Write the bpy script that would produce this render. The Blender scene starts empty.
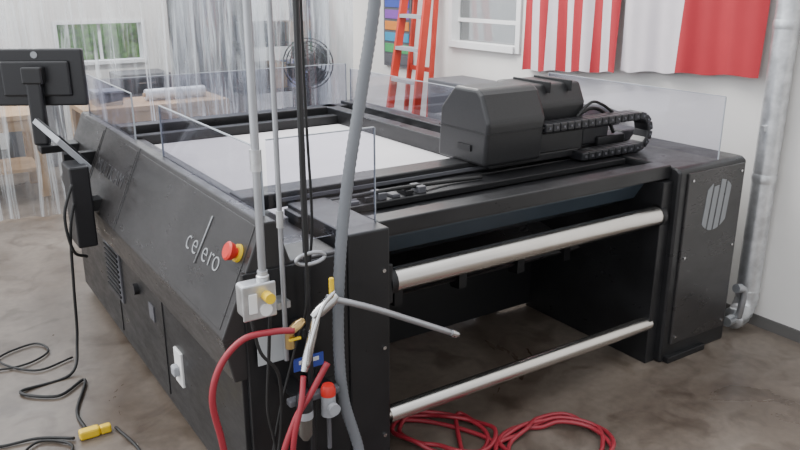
import bpy, bmesh, math, random
from mathutils import Vector, Matrix, noise
random.seed(4)
S=bpy.context.scene
COL=S.collection
# ---------------------------------------------------------------- materials
def mat(name,col,rough=0.5,metal=0.0,var=0.0,scale=8.0,spec=0.5,bump=0.0,trans=0.0,emit=None,coat=0.0,rvar=0.0):
    m=bpy.data.materials.new(name); m.use_nodes=True
    nt=m.node_tree; b=nt.nodes['Principled BSDF']
    b.inputs['Base Color'].default_value=(*col,1); b.inputs['Roughness'].default_value=rough
    b.inputs['Metallic'].default_value=metal; b.inputs['Specular IOR Level'].default_value=spec
    b.inputs['Transmission Weight'].default_value=trans
    b.inputs['Coat Weight'].default_value=coat
    if emit: b.inputs['Emission Color'].default_value=(*emit[0],1); b.inputs['Emission Strength'].default_value=emit[1]
    tc=nt.nodes.new('ShaderNodeTexCoord'); n=nt.nodes.new('ShaderNodeTexNoise')
    n.inputs['Scale'].default_value=scale; n.inputs['Detail'].default_value=5
    nt.links.new(tc.outputs['Object'],n.inputs['Vector'])
    r=nt.nodes.new('ShaderNodeValToRGB'); e=r.color_ramp.elements
    e[0].position=0.3; e[1].position=0.7
    v=max(var,0.04)
    e[0].color=(*[c*(1-v) for c in col],1); e[1].color=(*[min(1,c*(1+v)) for c in col],1)
    nt.links.new(n.outputs['Fac'],r.inputs['Fac']); nt.links.new(r.outputs['Color'],b.inputs['Base Color'])
    if rvar>0:
        mp=nt.nodes.new('ShaderNodeMapping'); mp.inputs['Scale'].default_value=(3,3,9)
        n2=nt.nodes.new('ShaderNodeTexNoise'); n2.inputs['Scale'].default_value=1.5; n2.inputs['Detail'].default_value=9; n2.inputs['Roughness'].default_value=0.7
        nt.links.new(tc.outputs['Object'],mp.inputs[0]); nt.links.new(mp.outputs[0],n2.inputs['Vector'])
        k=nt.nodes.new('ShaderNodeMapRange'); k.inputs[1].default_value=0.3; k.inputs[2].default_value=0.7; k.inputs[3].default_value=rough-rvar; k.inputs[4].default_value=rough+rvar
        nt.links.new(n2.outputs['Fac'],k.inputs[0]); nt.links.new(k.outputs[0],b.inputs['Roughness'])
    if bump>0:
        bp=nt.nodes.new('ShaderNodeBump'); bp.inputs['Strength'].default_value=bump; bp.inputs['Distance'].default_value=0.01
        nt.links.new(n.outputs['Fac'],bp.inputs['Height']); nt.links.new(bp.outputs['Normal'],b.inputs['Normal'])
    return m
M={}
M['black']=mat('machine_black',(0.014,0.014,0.015),0.36,var=0.3,scale=5,spec=0.45,rvar=0.12)
M['panel']=mat('machine_panel_charcoal',(0.028,0.026,0.026),0.34,var=0.25,scale=3,rvar=0.12)
M['dark']=mat('machine_dark',(0.007,0.007,0.008),0.5)
M['plastic']=mat('black_plastic',(0.014,0.014,0.016),0.36)
M['cover']=mat('carriage_plastic',(0.018,0.018,0.019),0.38,var=0.15,bump=0.03,scale=120)
M['rubber']=mat('rubber',(0.010,0.010,0.010),0.6)
M['belt']=mat('belt_blue',(0.055,0.072,0.09),0.18)
M['alu']=mat('aluminium_roller',(0.72,0.69,0.65),0.27,1.0,var=0.06,scale=6)
M['galv']=mat('galvanised_steel',(0.58,0.59,0.60),0.36,0.85,var=0.22,scale=18)
M['emt']=mat('conduit_steel',(0.40,0.41,0.43),0.38,0.8,var=0.1)
M['steel']=mat('bright_steel',(0.6,0.6,0.6),0.25,1.0)
M['greyflex']=mat('grey_flex',(0.16,0.17,0.185),0.45)
M['bed']=mat('bed_felt',(0.50,0.485,0.50),0.7,var=0.06,scale=2)
M['white']=mat('white_plastic',(0.72,0.72,0.71),0.4)
M['paper']=mat('paper',(0.45,0.47,0.48),0.7)
M['red']=mat('red_plastic',(0.6,0.03,0.02),0.35)
M['hose']=mat('red_hose',(0.27,0.02,0.032),0.4)
M['yellow']=mat('yellow_plastic',(0.75,0.5,0.02),0.4)
M['blue']=mat('blue_label',(0.04,0.07,0.35),0.4)
M['brass']=mat('brass',(0.6,0.42,0.18),0.3,1.0)
M['wood']=mat('wood',(0.40,0.25,0.13),0.6,var=0.2,scale=5)
M['wall']=mat('wall_paint',(0.66,0.64,0.61),0.8,var=0.04,scale=2)
M['trim']=mat('trim_paint',(0.10,0.095,0.09),0.6)
M['winfr']=mat('window_frame_paint',(0.7,0.7,0.7),0.5)
M['ladder']=mat('ladder_red',(0.50,0.04,0.022),0.4)
M['lgrey']=mat('light_grey',(0.32,0.33,0.35),0.5)
M['mgrey']=mat('mid_grey',(0.09,0.09,0.10),0.5)
M['logo']=mat('logo_grey',(0.30,0.31,0.32),0.4)
M['logodim']=mat('logo_dim',(0.085,0.085,0.09),0.4)
M['logomid']=mat('logo_mid',(0.20,0.21,0.22),0.4)
M['hedge']=mat('leaves',(0.09,0.24,0.04),0.8,var=0.6,scale=12)
M['grass']=mat('grass',(0.16,0.36,0.08),0.9,var=0.3)
M['fred']=mat('flag_red',(0.36,0.014,0.024),0.75)
M['fwhite']=mat('flag_white',(0.60,0.55,0.58),0.75)
M['green']=mat('green_label',(0.05,0.30,0.1),0.5)
M['orange']=mat('orange_label',(0.6,0.2,0.03),0.5)
M['purple']=mat('purple_label',(0.2,0.06,0.35),0.5)
M['cyan']=mat('cyan_label',(0.03,0.25,0.42),0.5)
M['bowl']=mat('smoked_bowl',(0.10,0.09,0.08),0.15)
M['tube']=mat('fill_tube',(0.9,0.9,0.9),0.5,emit=((1,0.98,0.95),6.0))  # glowing tubes of the added overhead fill lights
# clear acrylic (thin sheet)
def clear(name,col,refl,rough=0.03,streak=False,fm=0.8):
    m=bpy.data.materials.new(name); m.use_nodes=True; nt=m.node_tree
    for n in list(nt.nodes):
        if n.type!='OUTPUT_MATERIAL': nt.nodes.remove(n)
    out=[n for n in nt.nodes if n.type=='OUTPUT_MATERIAL'][0]
    t=nt.nodes.new('ShaderNodeBsdfTransparent'); t.inputs[0].default_value=(*col,1)
    g=nt.nodes.new('ShaderNodeBsdfGlossy'); g.inputs['Roughness'].default_value=rough
    mx=nt.nodes.new('ShaderNodeMixShader'); nt.links.new(t.outputs[0],mx.inputs[1]); nt.links.new(g.outputs[0],mx.inputs[2])
    if not streak:
        fr=nt.nodes.new('ShaderNodeFresnel'); fr.inputs[0].default_value=1.4
        ma=nt.nodes.new('ShaderNodeMath'); ma.operation='MULTIPLY_ADD'; ma.inputs[1].default_value=fm; ma.inputs[2].default_value=refl
        nt.links.new(fr.outputs[0],ma.inputs[0]); nt.links.new(ma.outputs[0],mx.inputs[0])
        nt.links.new(mx.outputs[0],out.inputs[0])
    else:
        mx.inputs[0].default_value=refl
        tc=nt.nodes.new('ShaderNodeTexCoord'); mp=nt.nodes.new('ShaderNodeMapping'); mp.inputs['Scale'].default_value=(8,8,0.4)
        n=nt.nodes.new('ShaderNodeTexNoise'); n.inputs['Scale'].default_value=1.6; n.inputs['Detail'].default_value=8; n.inputs['Distortion'].default_value=1.1; n.inputs['Roughness'].default_value=0.6
        r=nt.nodes.new('ShaderNodeValToRGB'); e=r.color_ramp.elements
        e[0].position=0.50; e[0].color=(0.05,0.05,0.05,1); e[1].position=0.68; e[1].color=(0.65,0.65,0.65,1)
        nt.links.new(tc.outputs['Object'],mp.inputs[0]); nt.links.new(mp.outputs[0],n.inputs['Vector']); nt.links.new(n.outputs['Fac'],r.inputs[0])
        d=nt.nodes.new('ShaderNodeBsdfDiffuse'); d.inputs[0].default_value=(0.74,0.79,0.84,1)
        tl=nt.nodes.new('ShaderNodeBsdfTranslucent'); tl.inputs[0].default_value=(0.74,0.79,0.84,1)
        m1=nt.nodes.new('ShaderNodeMixShader'); m1.inputs[0].default_value=0.5
        nt.links.new(d.outputs[0],m1.inputs[1]); nt.links.new(tl.outputs[0],m1.inputs[2])
        m2=nt.nodes.new('ShaderNodeMixShader')
        nt.links.new(r.outputs[0],m2.inputs[0]); nt.links.new(mx.outputs[0],m2.inputs[1]); nt.links.new(m1.outputs[0],m2.inputs[2])
        nt.links.new(m2.outputs[0],out.inputs[0])
    return m
M['acrylic']=clear('clear_acrylic',(0.93,0.93,0.975),0.03,fm=0.3)
M['acedge']=mat('acrylic_edge',(0.35,0.38,0.42),0.2)
M['vinyl']=clear('clear_vinyl',(0.84,0.87,0.91),0.16,0.10,True)
M['glass']=clear('window_glass',(0.97,0.98,0.98),0.02)
# concrete
def concrete():
    m=bpy.data.materials.new('concrete'); m.use_nodes=True; nt=m.node_tree; b=nt.nodes['Principled BSDF']
    tc=nt.nodes.new('ShaderNodeTexCoord')
    n1=nt.nodes.new('ShaderNodeTexNoise'); n1.inputs['Scale'].default_value=0.9; n1.inputs['Detail'].default_value=8; n1.inputs['Roughness'].default_value=0.6; n1.inputs['Distortion'].default_value=0.6
    n2=nt.nodes.new('ShaderNodeTexNoise'); n2.inputs['Scale'].default_value=22; n2.inputs['Detail'].default_value=5
    n3=nt.nodes.new('ShaderNodeTexNoise'); n3.inputs['Scale'].default_value=4.5; n3.inputs['Detail'].default_value=8; n3.inputs['Distortion'].default_value=0.8
    for n in (n1,n2,n3): nt.links.new(tc.outputs['Object'],n.inputs['Vector'])
    r=nt.nodes.new('ShaderNodeValToRGB'); e=r.color_ramp.elements
    e[0].position=0.36; e[0].color=(0.080,0.060,0.046,1); e[1].position=0.66; e[1].color=(0.175,0.146,0.120,1)
    nt.links.new(n1.outputs['Fac'],r.inputs[0])
    mx=nt.nodes.new('ShaderNodeMixRGB'); mx.blend_type='OVERLAY'; mx.inputs[0].default_value=0.3
    nt.links.new(r.outputs[0],mx.inputs[1]); nt.links.new(n2.outputs['Fac'],mx.inputs[2])
    r3=nt.nodes.new('ShaderNodeValToRGB'); e=r3.color_ramp.elements; e[0].position=0.33; e[0].color=(0.6,0.56,0.53,1); e[1].position=0.5; e[1].color=(1,1,1,1)
    nt.links.new(n3.outputs['Fac'],r3.inputs[0])
    mm=nt.nodes.new('ShaderNodeMixRGB'); mm.blend_type='MULTIPLY'; mm.inputs[0].default_value=1.0
    nt.links.new(mx.outputs[0],mm.inputs[1]); nt.links.new(r3.outputs[0],mm.inputs[2]); nt.links.new(mm.outputs[0],b.inputs['Base Color'])
    rr=nt.nodes.new('ShaderNodeMapRange'); rr.inputs[1].default_value=0.3; rr.inputs[2].default_value=0.7; rr.inputs[3].default_value=0.22; rr.inputs[4].default_value=0.5
    nt.links.new(n1.outputs['Fac'],rr.inputs[0]); nt.links.new(rr.outputs[0],b.inputs['Roughness'])
    b.inputs['Specular IOR Level'].default_value=0.45
    bp=nt.nodes.new('ShaderNodeBump'); bp.inputs['Strength'].default_value=0.08; nt.links.new(n2.outputs['Fac'],bp.inputs['Height']); nt.links.new(bp.outputs[0],b.inputs['Normal'])
    return m
M['concrete']=concrete()
# ---------------------------------------------------------------- builders
def addmesh(name,verts,faces,m,smooth=False):
    me=bpy.data.meshes.new(name); me.from_pydata([tuple(v) for v in verts],[],faces); me.update()
    bm=bmesh.new(); bm.from_mesh(me); bmesh.ops.recalc_face_normals(bm,faces=bm.faces); bm.to_mesh(me); bm.free()
    o=bpy.data.objects.new(name,me); COL.objects.link(o)
    if m is not None: me.materials.append(M[m] if isinstance(m,str) else m)
    if smooth:
        for p in me.polygons: p.use_smooth=True
    return o
def bev(o,w,seg=2):
    if w>0:
        b=o.modifiers.new('bevel','BEVEL'); b.width=w; b.segments=seg; b.limit_method='ANGLE'
    return o
def bx(name,x0,x1,y0,y1,z0,z1,m,b=0.0,seg=2):
    v=[(x,y,z) for z in(z0,z1) for y in(y0,y1) for x in(x0,x1)]
    f=[(0,1,3,2),(4,6,7,5),(0,4,5,1),(2,3,7,6),(0,2,6,4),(1,5,7,3)]
    return bev(addmesh(name,v,f,m),b,seg)
def prismY(name,prof,y0,y1,m,b=0.0):   # profile in XZ extruded along Y
    n=len(prof); v=[(x,y0,z) for x,z in prof]+[(x,y1,z) for x,z in prof]
    f=[tuple(range(n)),tuple(range(2*n-1,n-1,-1))]+[(i,(i+1)%n,n+(i+1)%n,n+i) for i in range(n)]
    return bev(addmesh(name,v,f,m),b)
def prismX(name,prof,x0,x1,m,b=0.0,seg=2):   # profile in YZ
    n=len(prof); v=[(x0,y,z) for y,z in prof]+[(x1,y,z) for y,z in prof]
    f=[tuple(range(n)),tuple(range(2*n-1,n-1,-1))]+[(i,(i+1)%n,n+(i+1)%n,n+i) for i in range(n)]
    return bev(addmesh(name,v,f,m),b,seg)
def lathe(name,p0,p1,rings,m,seg=24):  # rings: list of (t along, radius)
    p0=Vector(p0);p1=Vector(p1); d=(p1-p0); L=d.length; d.normalize()
    a=d.orthogonal().normalized(); c=d.cross(a)
    v=[];f=[]
    for t,r in rings:
        for i in range(seg):
            th=2*math.pi*i/seg
            v.append(p0+d*(L*t)+(a*math.cos(th)+c*math.sin(th))*r)
    k=len(rings)
    for j in range(k-1):
        for i in range(seg): f.append((j*seg+i,j*seg+(i+1)%seg,(j+1)*seg+(i+1)%seg,(j+1)*seg+i))
    f.append(tuple(range(seg))); f.append(tuple(range((k-1)*seg,k*seg)))
    o=addmesh(name,v,f,m,True)
    es=o.modifiers.new('es','EDGE_SPLIT'); es.split_angle=math.radians(40)
    return o
def cyl(name,p0,p1,r,m,seg=20): return lathe(name,p0,p1,[(0,r),(1,r)],m,seg)
def catmull(pts,k=8):
    P=[Vector(p) for p in pts]; P=[P[0]*2-P[1]]+P+[P[-1]*2-P[-2]]; out=[]
    for i in range(1,len(P)-2):
        for j in range(k):
            t=j/k; a,b,c,d=P[i-1],P[i],P[i+1],P[i+2]
            out.append(0.5*((2*b)+(c-a)*t+(2*a-5*b+4*c-d)*t*t+(3*b-a-3*c+d)*t**3))
    out.append(P[-2]); return out
def tube(name,pts,r,m,k=8,seg=10,rib=0):
    C=catmull(pts,k) if k>1 else [Vector(p) for p in pts]
    v=[];f=[]; a=None; n=len(C)
    for i,c in enumerate(C):
        t=(C[min(i+1,n-1)]-C[max(i-1,0)]).normalized()
        a=t.orthogonal().normalized() if a is None else (a-t*a.dot(t)).normalized()
        b=t.cross(a); rr=r*(1+(rib if i%2 else -rib))
        for s in range(seg):
            th=2*math.pi*s/seg; v.append(c+(a*math.cos(th)+b*math.sin(th))*rr)
    for j in range(n-1):
        for i in range(seg): f.append((j*seg+i,j*seg+(i+1)%seg,(j+1)*seg+(i+1)%seg,(j+1)*seg+i))
    f.append(tuple(range(seg))); f.append(tuple(range((n-1)*seg,n*seg)))
    return addmesh(name,v,f,m,True)
def group(name,loc,parts):
    e=bpy.data.objects.new(name,None); e.empty_display_size=0.1; e.location=loc; COL.objects.link(e)
    inv=Matrix.Translation(Vector(loc)).inverted()
    for p in parts:
        if p.parent is None: p.parent=e; p.matrix_parent_inverse=inv
    return e
def text(name,s,size,origin,xa,ya,m,ext=0.0015,align='LEFT',off=0.0):
    cu=bpy.data.curves.new(name,'FONT'); cu.body=s; cu.size=size; cu.extrude=ext; cu.align_x=align; cu.offset=off
    t=bpy.data.objects.new(name+'_t',cu); COL.objects.link(t)
    bpy.context.view_layer.update()
    me=bpy.data.meshes.new_from_object(t.evaluated_get(bpy.context.evaluated_depsgraph_get()))
    bpy.data.objects.remove(t)
    o=bpy.data.objects.new(name,me); COL.objects.link(o); me.materials.clear(); me.materials.append(M[m])
    xa=Vector(xa).normalized(); ya=Vector(ya).normalized(); za=xa.cross(ya)
    R=Matrix((xa,ya,za)).transposed().to_4x4(); me.transform(Matrix.Translation(Vector(origin))@R)
    return o
# ---------------------------------------------------------------- room
WX=4.16   # inner face of right wall
bx('floor',-6,12,-4,16,-0.1,0,'concrete')
def wall_with_hole_Y(name,x0,x1,y,th,H,hx0,hx1,hz0,hz1,m):
    v=[];f=[]
    def box(a,b,c,d):
        k=len(v)
        for zz in (c,d):
            for yy in (y,y+th):
                for xx in (a,b): v.append((xx,yy,zz))
        for q in [(0,1,3,2),(4,6,7,5),(0,4,5,1),(2,3,7,6),(0,2,6,4),(1,5,7,3)]: f.append(tuple(k+i for i in q))
    box(x0,hx0,0,H); box(hx1,x1,0,H); box(hx0,hx1,0,hz0); box(hx0,hx1,hz1,H)
    return addmesh(name,v,f,m)
def wall_with_hole_X(name,y0,y1,x,th,H,hy0,hy1,hz0,hz1,m):
    v=[];f=[]
    def box(a,b,c,d):
        k=len(v)
        for zz in (c,d):
            for yy in (a,b):
                for xx in (x,x+th): v.append((xx,yy,zz))
        for q in [(0,1,3,2),(4,6,7,5),(0,4,5,1),(2,3,7,6),(0,2,6,4),(1,5,7,3)]: f.append(tuple(k+i for i in q))
    box(y0,hy0,0,H); box(hy1,y1,0,H); box(hy0,hy1,0,hz0); box(hy0,hy1,hz1,H)
    return addmesh(name,v,f,m)
wall_with_hole_Y('wall_back',-5,WX+0.15,10,0.15,3.6,1.72,2.78,1.02,1.54,'wall')
wall_with_hole_X('wall_right',0.2,10,WX,0.15,3.6,4.60,5.52,1.45,2.5,'wall')
def winY(name,x0,x1,z0,z1,y):
    w=0.04; P=[bx('jamb_left',x0,x0+w,y-.02,y+.17,z0,z1,'winfr'),bx('jamb_right',x1-w,x1,y-.02,y+.17,z0,z1,'winfr'),
      bx('head',x0+w,x1-w,y-.02,y+.17,z1-w,z1,'winfr'),bx('sill',x0+w,x1-w,y-.04,y+.17,z0,z0+w,'winfr'),
      bx('mullion',(x0+x1)/2-.015,(x0+x1)/2+.015,y+.05,y+.09,z0+w,z1-w,'winfr'),
      bx('pane',x0+w,x1-w,y+.065,y+.07,z0+w,z1-w,'glass')]
    return group(name,((x0+x1)/2,y,z0),P)
winY('window_1',1.72,2.78,1.02,1.54,10)
a0,a1=WX-0.02,WX+0.17
group('window_2',(WX,5.06,1.45),[bx('jamb_left',a0,a1,4.60,4.65,1.45,2.5,'winfr'),bx('jamb_right',a0,a1,5.47,5.52,1.45,2.5,'winfr'),
  bx('head',a0,a1,4.65,5.47,2.45,2.5,'winfr'),bx('sill',a0-.02,a1,4.65,5.47,1.45,1.5,'winfr'),bx('meeting_rail',WX+.05,WX+.09,4.65,5.47,1.66,1.69,'winfr'),bx('pane',WX+.07,WX+.075,4.65,5.47,1.5,2.45,'glass')])
bx('baseboard_right',WX-0.012,WX,0.2,10,0,0.07,'trim')
bx('baseboard_back',-5,WX-0.013,9.985,10,0,0.1,'trim')
group('door_1',(3.5,9.97,0),[bx('leaf',3.15,3.95,9.95,9.985,0.02,2.05,'mgrey',0.005),bx('casing_left',3.08,3.15,9.94,9.985,0,2.12,'dark'),bx('casing_right',3.95,4.02,9.94,9.985,0,2.12,'dark'),
  bx('casing_top',3.08,4.02,9.94,9.985,2.05,2.12,'dark'),cyl('knob',(3.24,9.95,1.0),(3.24,9.89,1.0),0.03,'steel')])
bx('lawn',-8,4.3,10.2,22,-0.12,-0.02,'grass')
# hedge outside
v=[];f=[];nx,nz=40,10
for j in range(nz):
    for i in range(nx):
        x=-1+9*i/(nx-1); z=1.5*j/(nz-1); p=Vector((x*2,z*3,3)); v.append((x,14+0.35*noise.noise(p)+0.25*(z/1.5)**2,z+0.25*noise.noise(p*1.7)*(j>0)))
for j in range(nz-1):
    for i in range(nx-1): f.append((j*nx+i,j*nx+i+1,(j+1)*nx+i+1,(j+1)*nx+i))
k=len(v)
for i in range(nx): v.append((v[(nz-1)*nx+i][0],15.2,1.3))
for i in range(nx-1): f.append(((nz-1)*nx+i,(nz-1)*nx+i+1,k+i+1,k+i))
addmesh('hedge',v,f,'hedge',True)
# fill lights added out of view overhead to brighten the back and right walls
def fill_fixture(x,y,e):
    z=3.3
    g=group('added_fill_fixture',(x,y,z),[prismX('reflector',[(y-.12,z),(y-.08,z+.06),(y+.08,z+.06),(y+.12,z)],x-.6,x+.6,'white'),
       cyl('tube_1',(x-.58,y-.05,z-.02),(x+.58,y-.05,z-.02),.016,'tube',12),cyl('tube_2',(x-.58,y+.05,z-.02),(x+.58,y+.05,z-.02),.016,'tube',12),
       cyl('hanger_1',(x-.5,y,z+.06),(x-.5,y,z+.4),.004,'steel',6),cyl('hanger_2',(x+.5,y,z+.06),(x+.5,y,z+.4),.004,'steel',6)])
    l=bpy.data.lights.new('fill_lamp','AREA'); l.shape='RECTANGLE'; l.size=1.15; l.size_y=0.2; l.energy=e; l.color=(1,0.98,0.95)  # added area lamp that gives the wall fill
    o=bpy.data.objects.new('fill_lamp',l); COL.objects.link(o); o.location=(0,0,-0.05); o.parent=g
fill_fixture(0.6,8.6,80); fill_fixture(3.0,8.6,80); fill_fixture(3.0,5.0,80)

# ---------------------------------------------------------------- MACHINE
YF,YB=2.38,5.2
P=[]
A=P.append
# left control-side cabinet
A(prismY('cabinet_upper',[(0.825,0.80),(1.0,1.20),(1.05,1.20),(1.10,1.04),(1.30,1.04),(1.30,0.62),(0.86,0.62)],YF,YB,'panel',0.006))
A(bx('cabinet_lower',0.89,1.30,YF+0.01,YB,0.06,0.62,'black',0.004))
A(bx('cabinet_foot_rail',0.93,1.28,YF+0.05,YB-0.05,0.0,0.06,'dark'))
for i,y in enumerate((3.35,4.2)):   # seams on lower doors
    A(bx('door_gap_%d'%(i+1),0.886,0.892,y,y+0.008,0.1,0.6,'dark'))
sl=Vector((0.175,0,0.40)).normalized(); nrm=Vector((-sl.z,0,sl.x))
def onslope(t,y,off=0.002): # t 0..1
    return Vector((0.825+0.175*t,y,0.80+0.40*t))+nrm*off
def slopebox(name,t0,t1,y0,y1,h,m,b=0.0):
    a=[onslope(t0,y0,-.001),onslope(t0,y1,-.001),onslope(t1,y1,-.001),onslope(t1,y0,-.001)]
    v=a+[p+nrm*h for p in a]
    return bev(addmesh(name,v,[(0,1,2,3),(4,5,6,7),(0,1,5,4),(1,2,6,5),(2,3,7,6),(3,0,4,7)],m),b)
for i,y in enumerate((3.86,4.55)):
    A(slopebox('panel_seam_%d'%(i+1),0,1,y,y+0.010,0.0025,'dark'))
A(slopebox('cover_panel_1',0.05,0.95,2.42,3.83,0.004,'panel',0.002))
A(slopebox('cover_panel_2',0.05,0.95,3.89,4.53,0.004,'panel',0.002))
A(slopebox('cover_panel_3',0.05,0.95,4.58,5.17,0.004,'panel',0.002))
for nm,s_,y_ in (('c','c',2.945),('e','e',2.875),('e2','e',2.765),('r','r',2.695),('o','o',2.65)):
    A(text('panel_letter_'+nm,s_,0.125,onslope(0.42,y_,0.005),(0,-1,0),sl,'logo',off=-0.0022))
A(tube('panel_letter_l',[onslope(0.36,2.80,0.006),onslope(0.82,2.775,0.006)],0.0035,'logo',k=1,seg=6))
A(text('panel_lettering_far','MULTICAM',0.11,onslope(0.45,4.5,0.005),(0,-1,0),sl,'logodim',off=-0.0025))
# e-stop
c=onslope(0.68,2.47,0.004)
A(lathe('estop_bezel',c,c+nrm*0.010,[(0,0.034),(1,0.032)],'yellow'))
A(lathe('estop_button',c+nrm*0.010,c+nrm*0.05,[(0,0.018),(0.3,0.018),(0.35,0.030),(0.85,0.035),(1,0.028)],'red'))
# grille, button, outlet on lower side
A(bx('vent_frame',0.880,0.892,4.10,4.42,0.30,0.60,'mgrey',0.003))
for i in range(9): A(bx('vent_slat_%d'%i,0.872,0.882,4.12,4.40,0.325+i*0.03,0.337+i*0.03,'dark'))
A(cyl('lock_knob',(0.89,3.78,0.5),(0.865,3.78,0.5),0.03,'plastic'))
A(bx('vent_louvre_plate',0.884,0.892,3.50,3.58,0.42,0.50,'mgrey'))
A(bx('power_inlet_plate',0.878,0.892,3.10,3.20,0.25,0.42,'white',0.004))
A(bx('power_plug',0.85,0.88,3.125,3.175,0.30,0.35,'lgrey',0.01))
for i,y in enumerate((2.6,3.2,3.5,4.0,4.4)): A(cyl('door_screw_%d'%i,(0.889,y,0.585),(0.885,y,0.585),0.006,'steel',8))
# front left end
A(bx('end_plate_left',0.91,1.325,YF-0.012,YF+0.012,0.06,1.03,'black',0.004))
A(bx('post_left',1.325,1.51,YF-0.02,YF+0.50,0.0,1.10,'black',0.008))
for z in (0.2,0.6,0.93): A(cyl('post_bolt_%d'%int(z*100),(1.48,YF-0.02,z),(1.48,YF-0.027,z),0.008,'steel'))
# frame between posts
A(bx('front_beam',1.51,3.27,2.44,2.54,1.03,1.10,'black',0.006))
A(bx('front_deck',1.51,3.27,2.54,2.90,1.00,1.05,'black',0.004))
A(bx('deck_lip',1.51,3.27,2.86,2.90,1.05,1.09,'black',0.003))
A(prismX('belt_wrap',[(2.58,1.0),(2.545,0.995),(2.545,0.985),(2.60,0.90),(2.80,0.80),(2.90,0.80),(2.90,1.0)],1.54,3.20,'belt',0.004))
A(bx('inner_back_panel',1.30,3.27,3.35,3.38,0.03,1.0,'dark'))
A(prismX('catch_tray',[(2.95,0.52),(2.97,0.50),(3.35,0.56),(3.35,0.60)],1.54,3.2,'panel'))
for i,x in enumerate((1.9,2.3,2.7,3.05)): A(prismX('tray_bracket_%d'%i,[(2.93,0.55),(2.93,0.47),(3.0,0.46),(3.1,0.56)],x,x+0.05,'dark'))
# rollers
def roller(n,z,y,r,x0,x1):
    A(lathe(n,(x0,y,z),(x1,y,z),[(0,0.012),(0.012,0.012),(0.012,r*0.6),(0.02,r*0.6),(0.02,r),(0.98,r),(0.98,r*0.6),(0.988,r*0.6),(0.988,0.012),(1,0.012)],'alu',40))
roller('roller_upper',0.84,2.45,0.050,1.53,3.26)
roller('roller_lower',0.225,2.45,0.038,1.52,3.26)
A(bx('roller_bracket_left',1.51,1.55,2.40,2.52,0.76,0.93,'black',0.006))
A(cyl('roller_knob_left',(1.545,2.45,0.84),(1.575,2.45,0.84),0.056,'dark'))
A(cyl('roller_knob_right',(3.2,2.45,0.84),(3.225,2.45,0.84),0.056,'dark'))
# right tower
A(bx('tower_inner_plate',3.20,3.27,2.42,3.38,0.0,1.02,'black',0.004))
A(prismX('tower_right',[(YF,0.0),(YF,1.07),(YF+0.03,1.09),(3.05,1.09),(3.05,0.0)],3.27,3.83,'black',0.012))
A(bx('tower_cover',3.33,3.80,YF-0.012,YF+0.002,0.10,1.06,'panel',0.004))
A(bx('tower_foot',3.30,3.62,YF-0.03,2.7,0.0,0.035,'dark',0.004))
A(bx('tower_rear_box',3.30,3.72,3.05,3.75,0.25,1.03,'black',0.01))
for i,(x,z) in enumerate(((3.36,0.14),(3.36,1.02),(3.77,0.14),(3.77,1.02),(3.36,0.6),(3.77,0.6))): A(cyl('cover_bolt_%d'%i,(x,YF-.012,z),(x,YF-.018,z),0.007,'steel'))
# round logo of slanted bars
cx,cz,R=3.585,0.86,0.14
for i,o in enumerate((-0.084,-0.028,0.028,0.084)):
    v=[];wd=0.021;n=8;s=0.30
    for sgn in (-1,1):
        for q in range(n+1):
            xx=o+(-wd+2*wd*q/n)*(1 if sgn<0 else -1)
            hh=math.sqrt(max(R*R-xx*xx,0))
            zz=-hh if sgn<0 else hh*(0.75+0.25*abs(math.sin(i*2.1+1)))
            v.append((cx+xx*0.95+s*zz*0.35,YF-0.014,cz+zz))
    m_=len(v); v+=[(a,b+0.003,c2) for a,b,c2 in v]
    A(addmesh('logo_bar_%d'%i,v,[tuple(range(m_)),tuple(range(2*m_-1,m_-1,-1))]+[(j,(j+1)%m_,m_+(j+1)%m_,m_+j) for j in range(m_)],'logomid'))
# bed
A(bx('bed_surface',1.30,2.70,2.98,4.90,0.95,1.0,'bed',0.004))
A(bx('bed_body',1.30,2.95,3.40,5.15,0.30,0.95,'black',0.004))
A(bx('rail_left_profile',1.13,1.20,3.0,5.1,1.04,1.065,'mgrey',0.004))
A(bx('rail_right',2.70,2.80,2.95,5.2,0.95,1.10,'black',0.006))
A(bx('rail_right_outer',2.88,3.00,2.95,5.2,0.90,1.12,'black',0.006))
A(bx('rail_right_web',2.80,2.88,2.95,5.2,0.90,1.04,'mgrey'))
A(bx('rail_back',1.20,2.88,4.92,5.0,0.95,1.06,'black',0.006))
A(bx('rail_back_outer',1.20,2.88,5.08,5.2,0.95,1.10,'black',0.006))
for i in range(9): A(bx('rail_clip_%d'%i,2.815,2.865,3.3+i*0.22,3.38+i*0.22,1.04,1.07,'lgrey',0.004))
for i,(x,y) in enumerate(((1.0,5.1),(2.85,5.1),(2.9,3.42))): A(bx('leg_%d'%i,x,x+0.09,y,y+0.09,0,0.4,'black'))
# gantry
A(bx('gantry_beam',1.14,3.42,2.92,3.06,1.07,1.14,'black',0.008))
A(bx('gantry_rail',1.30,3.40,2.905,2.92,1.10,1.115,'mgrey'))
A(bx('gantry_tray',1.30,3.25,2.72,2.86,1.055,1.085,'dark',0.004))
for i in range(6): A(bx('tray_part_%d'%i,1.56+i*0.07,1.60+i*0.07,2.74,2.82,1.085,1.10+0.008*(i%3),('mgrey','dark','mgrey')[i%3],0.003))
A(tube('tray_cable',[(1.55,2.78,1.11),(1.8,2.76,1.12),(2.1,2.8,1.10),(2.3,2.78,1.1)],0.009,'rubber'))
A(bx('gantry_end_right',3.20,3.42,2.88,3.10,1.07,1.18,'black',0.01))
A(bx('gantry_motor',3.42,3.58,2.90,3.06,1.09,1.19,'plastic',0.015))
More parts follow.
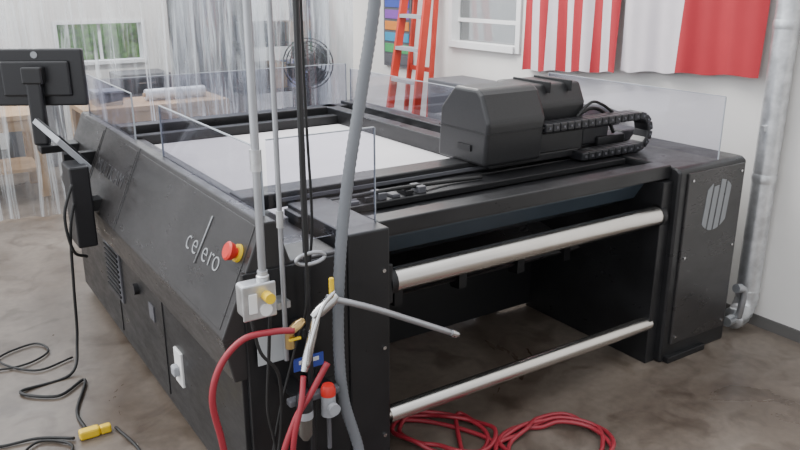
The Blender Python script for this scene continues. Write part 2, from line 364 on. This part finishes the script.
# carriage
dx,dz=0.06,-0.05
A(bx('carriage_plate',2.34+dx,2.95+dx,2.84,3.08,1.16+dz,1.20+dz,'black',0.006))
A(prismX('carriage_cover_main',[(2.80,1.185+dz),(2.775,1.40+dz),(2.835,1.53+dz),(2.87,1.555+dz),(3.05,1.555+dz),(3.16,1.44+dz),(3.18,1.185+dz)],2.27+dx,2.64+dx,'cover',0.018,3))
A(bx('carriage_cover_band',2.264+dx,2.646+dx,2.776,3.165,1.345+dz,1.351+dz,'dark'))
A(prismX('carriage_cover_rear',[(2.90,1.24+dz),(2.87,1.44+dz),(2.92,1.54+dz),(3.18,1.545+dz),(3.20,1.24+dz)],2.645+dx,3.01+dx,'cover',0.016,3))
A(bx('carriage_skirt',2.66+dx,3.0+dx,2.86,2.92,1.18+dz,1.30+dz,'cover',0.01))
A(bx('carriage_rib_1',2.75+dx,2.76+dx,2.876,3.16,1.50+dz,1.555+dz,'dark',0.003))
A(bx('carriage_rib_2',2.90+dx,2.91+dx,2.876,3.16,1.50+dz,1.555+dz,'dark',0.003))
A(bx('carriage_latch',2.262+dx,2.272+dx,2.9,3.0,1.25+dz,1.28+dz,'dark'))
# drag chain
path=[];RC=0.088;zc=1.205;pitch=0.05
for i in range(14): path.append((2.72+i*pitch,zc+RC,0))
x0=2.72+14*pitch
for i in range(0,6):
    a=math.pi/2-math.pi*(i+0.5)/6; path.append((x0+RC*math.cos(a)-0.02,zc+RC*math.sin(a),math.pi/2-a))
for i in range(9): path.append((x0-0.03-i*pitch,zc-RC,math.pi))
for i,(x,z,an) in enumerate(path):
    parts=[bx('chain_link_%02d'%i,-0.0235,0.0235,2.765,2.865,-0.022,0.022,'plastic',0.007),bx('chain_pin_%02d'%i,-0.006,0.006,2.760,2.766,-0.006,0.006,'mgrey',0.002)]
    for l in parts:
        l.matrix_world=Matrix.Translation((x,0,z))@Matrix.Rotation(an,4,'Y'); A(l)
A(tube('chain_hose',[(3.0,2.86,1.31),(3.1,2.86,1.38),(3.2,2.87,1.36),(3.28,2.86,1.31)],0.008,'rubber'))
A(tube('chain_hose_2',[(3.0,2.90,1.28),(3.14,2.90,1.34),(3.26,2.90,1.30),(3.34,2.9,1.19)],0.010,'rubber'))
A(bx('chain_mount',3.10,3.30,2.90,3.04,1.14,1.24,'plastic',0.01))
# acrylic guards
def sheet(n,x0,x1,y0,y1,z0,z1):
    A(bx(n,x0,x1,y0,y1,z0,z1,'acrylic'))
    if x1-x0>y1-y0: A(bx(n+'_edge',x0,x1,y0,y1,z1,z1+0.004,'acedge')); A(bx(n+'_side',x1,x1+.004,y0,y1,z0,z1,'acedge'))
    else: A(bx(n+'_edge',x0,x1,y0,y1,z1,z1+0.004,'acedge')); A(bx(n+'_side',x0,x1,y0-.004,y0,z0,z1,'acedge')); A(bx(n+'_side2',x0,x1,y1,y1+.004,z0,z1,'acedge'))
sheet('guard_left_1',1.035,1.043,2.46,3.62,1.20,1.44)
sheet('guard_left_2',1.035,1.043,4.1,5.15,1.20,1.44)
sheet('guard_front',1.06,1.50,2.45,2.458,1.08,1.47)
sheet('guard_right',3.62,3.628,2.42,3.72,1.03,1.42)
sheet('guard_right_2',2.94,2.948,3.25,5.15,1.12,1.36)
sheet('guard_back',1.08,2.90,5.14,5.148,1.10,1.40)
# bracketed console box hung on the side
A(bx('console_box',0.70,0.80,4.15,4.35,0.64,1.08,'plastic',0.01))
A(bx('console_box_bracket',0.80,0.90,4.2,4.3,0.82,0.88,'black'))
A(prismY('console_tray',[(0.67,1.20),(0.69,1.225),(0.83,1.06),(0.81,1.035)],4.22,4.95,'lgrey',0.004))
A(prismY('console_keys',[(0.692,1.226),(0.698,1.233),(0.828,1.078),(0.822,1.07)],4.27,4.9,'dark',0.002))
A(bx('console_tray_arm',0.76,0.94,4.6,4.66,0.98,1.06,'black'))
group('flatbed_digital_cutter',(2.3,3.7,0),P)

# ---------------------------------------------------------------- monitor on arm
def orient(objs,loc,ang):
    T=Matrix.Translation(loc)@Matrix.Rotation(ang,4,'Z')
    for o in objs: o.matrix_world=T
mon=[bx('screen_housing',-0.30,0.28,-0.012,0.03,-0.19,0.15,'plastic',0.012,3),bx('housing_bulge',-0.2,0.2,-0.035,-0.01,-0.13,0.08,'plastic',0.015,3),
     bx('screen_face',-0.28,0.26,0.03,0.032,-0.175,0.14,'mgrey'),bx('stand_column',-0.045,0.045,-0.09,-0.035,-0.42,0.04,'plastic',0.015,3),
     bx('mount_plate',-0.06,0.06,-0.1,-0.03,-0.05,0.05,'black',0.01),lathe('badge',(0,-0.0125,0.115),(0,-0.016,0.115),[(0,0.02),(1,0.02)],'lgrey')]
orient(mon,(0.76,5.12,1.46),math.radians(-30))
mon+=[bx('bracket_shelf',0.70,0.92,4.98,5.12,1.00,1.045,'black',0.006),bx('bracket_arm',0.84,0.92,5.0,5.1,0.85,1.0,'black',0.006)]
group('computer_monitor',(0.76,5.12,1.0),mon)
# cables at left
tube('power_cable',[(0.70,4.13,0.90),(0.66,4.1,0.75),(0.64,4.1,0.45),(0.62,4.1,0.15),(0.55,4.0,0.012),(0.3,3.95,0.012),(0.45,3.8,0.012),(0.60,3.9,0.012),(0.5,3.6,0.012),(0.50,3.41,0.012)],0.008,'rubber')
tube('power_cable',[(0.70,4.12,1.0),(0.64,4.08,0.85),(0.66,4.08,0.66),(0.73,4.13,0.60)],0.008,'rubber')
tube('power_cable',[(0.0,4.9,0.8),(0.0,4.3,0.35),(-0.02,3.7,0.05),(0.1,3.5,0.012),(0.3,3.45,0.012),(0.44,3.36,0.012)],0.007,'rubber')
tube('power_cable',[(0.62,3.35,0.012),(0.66,3.1,0.012),(0.62,2.9,0.012),(0.75,2.75,0.012),(0.84,2.6,0.012)],0.007,'rubber')
tube('power_cable',[(0.3,3.2,0.012),(0.2,3.3,0.012),(0.3,3.42,0.012),(0.42,3.3,0.012),(0.3,3.15,0.012),(0.1,3.25,0.012)],0.006,'rubber')
tube('power_cable',[(0.1,4.3,0.012),(0.35,4.25,0.012),(0.5,4.35,0.012),(0.45,4.5,0.012),(0.25,4.4,0.012),(0.4,4.15,0.012),(0.6,4.2,0.012)],0.006,'rubber')
group('extension_cord_plug',(0.5,3.35,0),[bx('body',0.46,0.55,3.33,3.375,0.0,0.045,'yellow',0.01),bx('socket',0.55,0.60,3.335,3.37,0.0,0.04,'yellow',0.008)])

# ---------------------------------------------------------------- conduit drops, outlet box
P=[];A=P.append
cxp=0.935
A(cyl('conduit',(cxp,2.25,1.05),(cxp,2.25,3.5),0.0135,'emt'))
A(lathe('coupling',(cxp,2.25,1.42),(cxp,2.25,1.49),[(0,0.019),(1,0.019)],'galv'))
A(lathe('connector',(cxp,2.25,1.045),(cxp,2.25,1.08),[(0,0.022),(0.5,0.022),(0.6,0.018),(1,0.018)],'galv'))
A(bx('box',0.85,0.96,2.22,2.29,0.93,1.045,'galv',0.012,3))
A(bx('cover',0.845,0.965,2.212,2.222,0.925,1.05,'galv',0.006))
A(cyl('twist_plug',(0.928,2.212,1.005),(0.928,2.175,1.005),0.018,'yellow'))
A(cyl('receptacle',(0.925,2.212,0.955),(0.925,2.208,0.955),0.022,'white'))
A(bx('receptacle_2',0.865,0.895,2.208,2.212,0.95,1.02,'white',0.003))
group('outlet_box_on_conduit',(0.90,2.25,0.93),P)
P=[cyl('pipe',(1.03,2.30,0.70),(1.03,2.30,3.5),0.009,'emt'),lathe('joint',(1.03,2.30,1.2),(1.03,2.30,1.26),[(0,0.013),(1,0.013)],'galv'),bx('strap',1.005,1.055,2.30,2.37,0.9,0.925,'galv')]
group('air_pipe',(1.03,2.3,0.7),P)
P=[cyl('pole',(1.105,2.265,0.0),(1.105,2.265,3.5),0.011,'plastic'),bx('clamp',1.085,1.125,2.265,2.37,0.78,0.82,'black',0.004),
   tube('hook_ring',[(1.11+0.055*math.cos(a*math.pi/8),2.24,1.09+0.02*math.sin(a*math.pi/8)) for a in range(17)],0.007,'emt',k=2)]
group('utility_pole',(1.105,2.265,0),P)
tube('flexible_conduit',[(1.60,2.25,3.2),(1.46,2.25,2.5),(1.385,2.25,1.94),(1.33,2.25,1.65),(1.268,2.25,1.34),(1.23,2.25,1.06),(1.215,2.25,0.76),(1.23,2.25,0.506),(1.285,2.24,0.27),(1.3,2.2,0.02)],0.021,'greyflex',k=26,seg=14,rib=0.05)
tube('signal_cable',[(1.085,2.215,2.9),(1.085,2.22,2.0),(1.07,2.2,1.3),(1.08,2.22,0.95),(1.05,2.27,0.75),(0.98,2.28,0.5),(0.92,2.28,0.2),(0.88,2.25,0.01)],0.005,'rubber')
tube('signal_cable',[(0.95,2.24,0.925),(0.94,2.25,0.75),(0.93,2.26,0.55),(0.95,2.26,0.35),(0.9,2.25,0.01)],0.006,'rubber')
tube('signal_cable',[(0.88,2.24,0.925),(0.90,2.22,0.8),(0.96,2.22,0.7),(0.97,2.24,0.5),(0.93,2.24,0.25),(0.86,2.2,0.01)],0.006,'rubber')
tube('signal_cable',[(1.135,2.30,2.9),(1.14,2.30,1.7),(1.15,2.30,1.2),(1.13,2.32,0.9),(1.16,2.33,0.5),(1.12,2.33,0.01)],0.005,'rubber')
# ---------------------------------------------------------------- air service: gun, hoses, regulators
P=[];A=P.append
A(lathe('handle',(1.10,2.18,0.92),(1.02,2.14,0.73),[(0,0.012),(0.2,0.016),(0.8,0.017),(1,0.012)],'steel'))
A(lathe('body',(1.08,2.18,0.90),(1.17,2.17,0.965),[(0,0.015),(0.3,0.022),(0.8,0.022),(1,0.012)],'steel'))
A(tube('lever',[(1.15,2.15,0.99),(1.09,2.13,0.95),(1.04,2.11,0.86),(1.02,2.11,0.76)],0.007,'steel'))
A(tube('wand',[(1.13,2.17,0.965),(1.30,2.16,0.89),(1.50,2.155,0.785),(1.66,2.15,0.70)],0.012,'emt',k=6))
A(lathe('nozzle',(1.655,2.15,0.703),(1.69,2.148,0.685),[(0,0.014),(0.7,0.014),(1,0.008)],'steel'))
A(bx('yellow_valve_handle',1.135,1.152,2.15,2.165,0.97,1.04,'yellow',0.005))
group('air_blow_gun',(1.1,2.18,0.9),P)
tube('air_hose',[(1.0,2.16,0.88),(0.93,2.18,0.885),(0.835,2.2,0.875),(0.755,2.2,0.81),(0.715,2.2,0.70),(0.73,2.2,0.56),(0.77,2.18,0.35),(0.9,2.05,0.1),(1.1,1.9,0.015),(1.5,2.0,0.013)],0.0115,'hose')
tube('air_hose',[(1.09,2.10,0.76),(1.02,2.10,0.66),(0.96,2.10,0.58),(0.90,2.10,0.42),(0.9,2.1,0.2),(1.0,2.0,0.014),(1.4,2.05,0.013)],0.0115,'hose')
tube('air_hose',[(1.015,2.137,0.715),(0.98,2.09,0.64),(0.94,2.08,0.5),(0.93,2.07,0.3),(1.0,1.95,0.014)],0.010,'hose')
P=[];A=P.append
A(lathe('brass_fitting',(0.99,2.165,0.88),(1.05,2.20,0.885),[(0,0.014),(0.5,0.018),(1,0.014)],'brass'))
A(bx('manifold',0.99,1.19,2.2,2.235,0.565,0.59,'mgrey',0.005))
A(lathe('filter_head',(1.04,2.19,0.62),(1.04,2.19,0.55),[(0,0.020),(0.3,0.030),(1,0.030)],'plastic'))
A(lathe('filter_bowl',(1.04,2.19,0.55),(1.04,2.19,0.43),[(0,0.027),(0.8,0.027),(1,0.014)],'bowl'))
A(lathe('filter_guard',(1.04,2.19,0.55),(1.04,2.19,0.52),[(0,0.030),(1,0.030)],'lgrey'))
A(lathe('regulator_body',(1.135,2.19,0.58),(1.135,2.19,0.50),[(0,0.026),(1,0.028)],'lgrey'))
A(lathe('regulator_knob',(1.135,2.19,0.58),(1.135,2.19,0.62),[(0,0.027),(0.6,0.027),(1,0.02)],'red'))
A(lathe('gauge',(1.135,2.16,0.54),(1.135,2.14,0.54),[(0,0.022),(1,0.022)],'lgrey'))
A(bx('info_plate',1.05,1.17,2.285,2.29,0.65,0.70,'blue'))
A(bx('info_plate_sticker',1.07,1.15,2.283,2.285,0.675,0.69,'white'))
A(bx('notice_paper',0.94,1.05,2.345,2.35,0.68,0.80,'paper'))
A(bx('mount_bracket',1.02,1.085,2.235,2.37,0.57,0.59,'black'))
A(bx('mount_bracket_2',1.13,1.18,2.235,2.37,0.57,0.59,'black'))
A(lathe('valve',(1.0,2.20,0.86),(1.0,2.20,0.80),[(0,0.017),(1,0.017)],'brass'))
A(bx('valve_lever',0.985,1.03,2.17,2.18,0.835,0.845,'yellow',0.003))
A(cyl('down_tube',(1.135,2.19,0.50),(1.135,2.19,0.36),0.008,'mgrey'))
group('air_regulator_unit',(1.1,2.2,0.58),P)
# hose coils on the floor
def coil(name,cx,cy,r0,turns,tail,seedv,sq=1.0):
    random.seed(seedv); pts=[]
    n=int(turns*10)
    for i in range(n):
        a=2*math.pi*i/10; r=r0*(1+0.25*math.sin(i*1.3+seedv)+0.16*random.random()); pts.append((cx+r*math.cos(a)+0.03*math.sin(i*.4),cy+sq*r*math.sin(a),0.013+0.012*(i%4)*0.6))
    pts+=tail
    return tube(name,pts,0.0105,'hose',k=6)
coil('air_hose',2.21,2.10,0.21,3.6,[(2.0,2.35,0.013),(1.85,2.60,0.013),(1.62,2.74,0.013)],1)
coil('air_hose',1.86,2.46,0.17,2.2,[(1.7,2.1,0.013),(1.5,2.15,0.013),(1.6,2.3,0.013),(1.8,2.2,0.013),(1.9,2.05,0.013),(1.7,1.95,0.013)],3)

# ---------------------------------------------------------------- galvanised duct on right
P=[];A=P.append
A(cyl('duct_run',(4.085,2.42,0.24),(4.085,2.42,3.5),0.065,'galv',28))
for z in (0.9,1.75,2.6): A(lathe('duct_collar_%d'%int(z*10),(4.085,2.42,z),(4.085,2.42,z+0.05),[(0,0.067),(0.5,0.071),(1,0.067)],'galv',28))
A(tube('elbow',[(4.085,2.42,0.26),(4.085,2.42,0.18),(4.06,2.42,0.12),(4.0,2.41,0.09),(3.95,2.41,0.085)],0.065,'galv',k=4,seg=20,rib=0.03))
A(cyl('side_pipe',(3.95,2.41,0.085),(3.88,2.40,0.085),0.03,'galv'))
A(tube('branch_hose',[(3.87,2.34,0.32),(3.90,2.33,0.30),(3.91,2.34,0.2),(3.93,2.36,0.12)],0.020,'emt'))
A(lathe('hose_cap',(3.84,2.345,0.325),(3.88,2.34,0.318),[(0,0.026),(1,0.026)],'emt'))
A(bx('duct_strap',4.0,WX-0.002,2.41,2.43,1.2,1.23,'galv'))
group('ventilation_duct',(4.085,2.42,0),P)

# ---------------------------------------------------------------- flags
def flag(name,y0,y1,zb0,zb1,zt,kinds,seedv,slant=0.0,sub=6):
    N=len(kinds)*sub; K=26; v=[];f=[]
    for j in range(K+1):
        for i in range(N+1):
            u=i/N; s=j/K
            zb=zb0+(zb1-zb0)*u+0.006*math.sin(u*22+seedv)
            y=y0+(y1-y0)*(u+slant*(1-s)*math.sin(u*math.pi))
            x=4.085+0.016*math.sin(u*17+seedv+s*1.5)*(0.4+0.8*(1-s))+0.006*math.sin(u*43+s*3)
            v.append((x,y,zb+(zt-zb)*s))
    for j in range(K):
        for i in range(N): f.append((j*(N+1)+i,j*(N+1)+i+1,(j+1)*(N+1)+i+1,(j+1)*(N+1)+i))
    o=addmesh(name+'_cloth',v,f,'fred',True); o.data.materials.append(M['fwhite'])
    for p in o.data.polygons:
        i=p.index%N; p.material_index=kinds[i//sub]
    rod=cyl('hanging_rod',(4.085,y0-0.01,zt+0.01),(4.085,y1+0.01,zt+0.01),0.012,'wood')
    tabs=[bx('rod_hook_%d'%k,4.08,WX-0.001,yy-.01,yy+.01,zt+0.02,zt+0.035,'steel') for k,yy in enumerate((y0-.05,y1+.05))]
    return group(name,(4.085,(y0+y1)/2,zt),[o,rod]+tabs)
flag('striped_flag',4.50,3.565,1.34,1.41,2.45,[0,1]*5+[0],0.3,0.02)
flag('two_tone_flag',3.545,2.54,1.42,1.48,2.45,[1,1,1,1,1,1,0,0,0,0,0,0],2.0,-0.05)

# ---------------------------------------------------------------- step ladder against right wall
P=[];A=P.append
def bar(n,p0,p1,w,t,m):
    p0=Vector(p0);p1=Vector(p1); d=(p1-p0).normalized(); a=Vector((0,1,0)); a=(a-d*a.dot(d)).normalized(); b=d.cross(a)
    v=[p+a*(sa*w/2)+b*(sb*t/2) for p in (p0,p1) for sa,sb in ((-1,-1),(1,-1),(1,1),(-1,1))]
    return addmesh(n,v,[(0,1,2,3),(4,5,6,7),(0,1,5,4),(1,2,6,5),(2,3,7,6),(3,0,4,7)],m)
LY=-0.46
A(bar('rail_front_left',(3.66,6.40+LY,0),(4.02,6.32+LY,2.5),0.03,0.07,'ladder'))
A(bar('rail_front_right',(3.66,5.92+LY,0),(4.02,6.02+LY,2.5),0.03,0.07,'ladder'))
A(bar('rail_rear_left',(3.87,6.36+LY,0.02),(4.09,6.31+LY,2.5),0.025,0.04,'ladder'))
A(bar('rail_rear_right',(3.87,5.96+LY,0.02),(4.09,6.03+LY,2.5),0.025,0.04,'ladder'))
for i in range(8):
    t=(i+1)*0.11+0.02; x=3.66+0.36*t; A(bx('step_%d'%i,x-0.04,x+0.04,5.92+LY+0.10*t+.015,6.40+LY-0.08*t-.015,2.5*t-0.015,2.5*t+0.015,'lgrey'))
for i in range(3):
    t=0.2+i*0.3; x=3.87+.22*t; A(bx('brace_%d'%i,x-.01,x+.01,5.96+LY+.07*t,6.36+LY-.05*t,2.5*t-.02,2.5*t+.02,'ladder'))
A(bx('top_cap',3.96,4.12,5.99+LY,6.35+LY,2.5,2.54,'ladder',0.01))
group('step_ladder',(3.85,6.15+LY,0),P)
# colour chart board
P=[bx('backing',WX-0.03,WX-0.002,6.08,6.55,1.2,2.1,'mgrey')]
cols=['mgrey','green','cyan','orange','purple','blue','green','mgrey']
for i in range(8):
    P.append(bx('swatch_%d'%i,WX-0.036,WX-0.03,6.11,6.52,1.23+i*0.105,1.31+i*0.105,cols[i]))
group('colour_swatch_board',(WX-0.02,6.3,1.2),P)

# ---------------------------------------------------------------- curtains
def curtain(name,x0,x1,y,z0,z1,seedv,amp=0.05):
    N=int((x1-x0)*50); K=12; v=[];f=[]
    for j in range(K+1):
        for i in range(N+1):
            x=x0+(x1-x0)*i/N; s=j/K
            yy=y+amp*math.sin(x*9+seedv+0.5*math.sin(x*3))+0.022*math.sin(x*31+s*2)+0.02*noise.noise(Vector((x*4,s*5,seedv)))
            v.append((x,yy,z0+(z1-z0)*s))
    for j in range(K):
        for i in range(N): f.append((j*(N+1)+i,j*(N+1)+i+1,(j+1)*(N+1)+i+1,(j+1)*(N+1)+i))
    o=addmesh('vinyl_sheet',v,f,'vinyl',True)
    r=cyl('track',(x0,y,z1+0.02),(x1,y,z1+0.02),0.02,'emt')
    return group(name,((x0+x1)/2,y,z0),[o,r])
curtain('vinyl_strip_curtain',-3.0,3.85,7.15,0.02,3.4,1.0)
curtain('vinyl_strip_curtain',1.95,3.56,6.25,0.02,3.4,4.0,0.07)

# ---------------------------------------------------------------- background furniture
def table(name,x0,x1,y0,y1,h,m):
    P=[bx('top',x0,x1,y0,y1,h-0.05,h,m,0.005),bx('shelf',x0+.05,x1-.05,y0+.05,y1-.05,0.25,0.28,m)]
    for i,(x,y) in enumerate(((x0,y0),(x1-.09,y0),(x0,y1-.09),(x1-.09,y1-.09))): P.append(bx('leg_%d'%i,x,x+.09,y,y+.09,0,h-.05,m))
    P.append(bx('apron',x0+.09,x1-.09,y0+.02,y0+.06,h-.15,h-.05,m))
    return group(name,((x0+x1)/2,(y0+y1)/2,0),P)
table('wooden_workbench',1.45,2.85,7.45,8.1,0.86,'wood')
table('wooden_workbench',0.0,1.15,7.9,8.6,0.80,'wood')
group('parts_bin',(1.7,7.7,0.86),[bx('tub',1.6,1.85,7.6,7.85,0.86,0.98,'mgrey',0.01),bx('rim',1.59,1.86,7.59,7.86,0.98,1.0,'lgrey',0.004)])
group('paper_roll',(2.3,7.7,0.86),[cyl('roll',(2.1,7.75,0.92),(2.7,7.75,0.92),0.055,'white'),cyl('core',(2.08,7.75,0.92),(2.72,7.75,0.92),0.02,'wood')])
def carton(x,y,z,s,h,m): group('storage_carton',(x,y,z),[bx('body',x-s,x+s,y-s*.8,y+s*.8,z,z+h,m,0.004),bx('flap_1',x-s,x-.005,y-s*.8,y+s*.8,z+h,z+h+.008,m),bx('flap_2',x+.005,x+s,y-s*.8,y+s*.8,z+h,z+h+.008,m),bx('tape',x-.02,x+.02,y-s*.8-.002,y+s*.8+.002,z+h+.008,z+h+.01,'lgrey')])
carton(1.3,9.4,0.0,0.28,0.8,'mgrey'); carton(0.65,9.4,0.0,0.25,0.6,'dark')
# pedestal fan
FX,FY=3.36,6.68
P=[lathe('base',(FX,FY,0),(FX,FY,0.05),[(0,0.2),(1,0.17)],'plastic'),cyl('post',(FX,FY,0.05),(FX,FY,1.15),0.025,'plastic'),
   lathe('motor',(FX-.02,FY-.04,1.25),(FX+.07,FY+.10,1.25),[(0,0.06),(0.8,0.09),(1,0.05)],'plastic')]
fd=Vector((-0.5,-0.86,0)).normalized(); fa=Vector((0.86,-0.5,0)); fc=Vector((FX-.03,FY-.06,1.25))
for i,r in enumerate((0.05,0.09,0.13,0.17,0.205,0.235)): P.append(tube('guard_ring_%d'%i,[fc+fa*(r*math.cos(a*math.pi/12))+Vector((0,0,1))*(r*math.sin(a*math.pi/12)) for a in range(25)],0.007,'plastic',k=1,seg=6))
for i in range(16):
    a=i*math.pi/8; P.append(cyl('guard_spoke_%d'%i,fc,fc+fa*(0.235*math.cos(a))+Vector((0,0,0.235*math.sin(a))),0.004,'plastic',6))
for i in range(4):
    a=i*math.pi/2; q=fa*math.cos(a)+Vector((0,0,1))*math.sin(a); q2=fa*math.cos(a+1.1)+Vector((0,0,1))*math.sin(a+1.1)
    b0=fc-fd*0.03
    P.append(addmesh('blade_%d'%i,[b0,b0+q*0.2,b0+(q+q2)*0.13,b0+q2*0.19-fd*.03],[(0,1,2,3)],'dark'))
group('pedestal_fan',(FX,FY,0),P)
# storage rack
P=[]
for i,(x,y) in enumerate(((3.25,8.0),(4.05,8.0),(3.25,8.45),(4.05,8.45))): P.append(bx('upright_%d'%i,x,x+.05,y,y+.05,0,2.3,'black'))
for k,z in enumerate((0.3,0.8,1.3,1.8,2.25)): P.append(bx('shelf_%d'%k,3.25,4.10,8.0,8.5,z,z+.04,'dark'))
for k in range(12): 
    z=(0.34,0.84,1.34,1.84)[k%4]; x=3.33+0.25*(k//4); P.append(bx('carton_%d'%k,x,x+.2,8.05,8.35,z,z+.22+.06*(k%2),('wood','dark','mgrey','dark','blue')[k%5]))
group('storage_rack',(3.65,8.2,0),P)
# tool cabinet with drawers at the back wall
P=[bx('body',2.25,2.85,9.3,9.8,0.08,0.95,'mgrey',0.01)]
for i in range(4): P.append(bx('drawer_%d'%i,2.28,2.82,9.285,9.3,0.12+i*0.2,0.30+i*0.2,'dark',0.004)); P.append(bx('pull_%d'%i,2.45,2.65,9.27,9.285,0.24+i*0.2,0.255+i*0.2,'steel'))
for i,(x,y) in enumerate(((2.3,9.35),(2.8,9.35),(2.3,9.75),(2.8,9.75))): P.append(cyl('caster_%d'%i,(x-.02,y,0.04),(x+.02,y,0.04),0.04,'rubber'))
group('tool_cabinet',(2.55,9.55,0),P)
group('equipment_cabinet',(3.95,4.9,0),[bx('body',3.77,4.14,4.45,5.30,0.08,1.22,'mgrey',0.01),bx('plinth',3.80,4.12,4.5,5.25,0,0.08,'dark'),
   bx('door_1',3.76,3.77,4.48,4.86,0.12,1.17,'mgrey',0.003),bx('door_2',3.76,3.77,4.90,5.27,0.12,1.17,'mgrey',0.003)])
group('trash_bin',(3.92,3.62,0),[lathe('barrel',(3.93,3.62,0),(3.93,3.62,1.12),[(0,0.16),(0.9,0.18),(0.92,0.195),(1,0.195)],'plastic'),lathe('lid',(3.93,3.62,1.12),(3.93,3.62,1.19),[(0,0.20),(0.5,0.19),(1,0.1)],'plastic')])

# ---------------------------------------------------------------- light: overcast sky, brighter toward the open bay at the back left
W=bpy.data.worlds.new('World'); S.world=W; W.use_nodes=True; wn=W.node_tree
bg=wn.nodes['Background']; bg.inputs[1].default_value=1.0
tc=wn.nodes.new('ShaderNodeTexCoord'); dp=wn.nodes.new('ShaderNodeVectorMath'); dp.operation='DOT_PRODUCT'; dp.inputs[1].default_value=(-0.5,0.8,0.33)
mr=wn.nodes.new('ShaderNodeMapRange'); mr.inputs[1].default_value=-0.8; mr.inputs[2].default_value=0.9
mx=wn.nodes.new('ShaderNodeMixRGB'); mx.inputs[1].default_value=(0.88,0.89,0.92,1); mx.inputs[2].default_value=(2.9,3.0,3.15,1)
wn.links.new(tc.outputs['Generated'],dp.inputs[0]); wn.links.new(dp.outputs['Value'],mr.inputs[0]); wn.links.new(mr.outputs[0],mx.inputs[0]); wn.links.new(mx.outputs[0],bg.inputs[0])
sun=bpy.data.lights.new('sun','SUN'); sun.energy=2.0; sun.angle=0.5; sun.color=(1,0.97,0.92)
so=bpy.data.objects.new('sun',sun); COL.objects.link(so); so.rotation_euler=(Vector((0.6,-0.55,-0.85))).to_track_quat('-Z','Y').to_euler()

# ---------------------------------------------------------------- camera
cam=bpy.data.cameras.new('camera'); co=bpy.data.objects.new('camera',cam); COL.objects.link(co)
cam.lens=770/800*36; cam.sensor_width=36
co.location=(0,0,2.0); co.rotation_euler=(math.radians(90-17.65),0,math.radians(-33.4))
S.camera=co
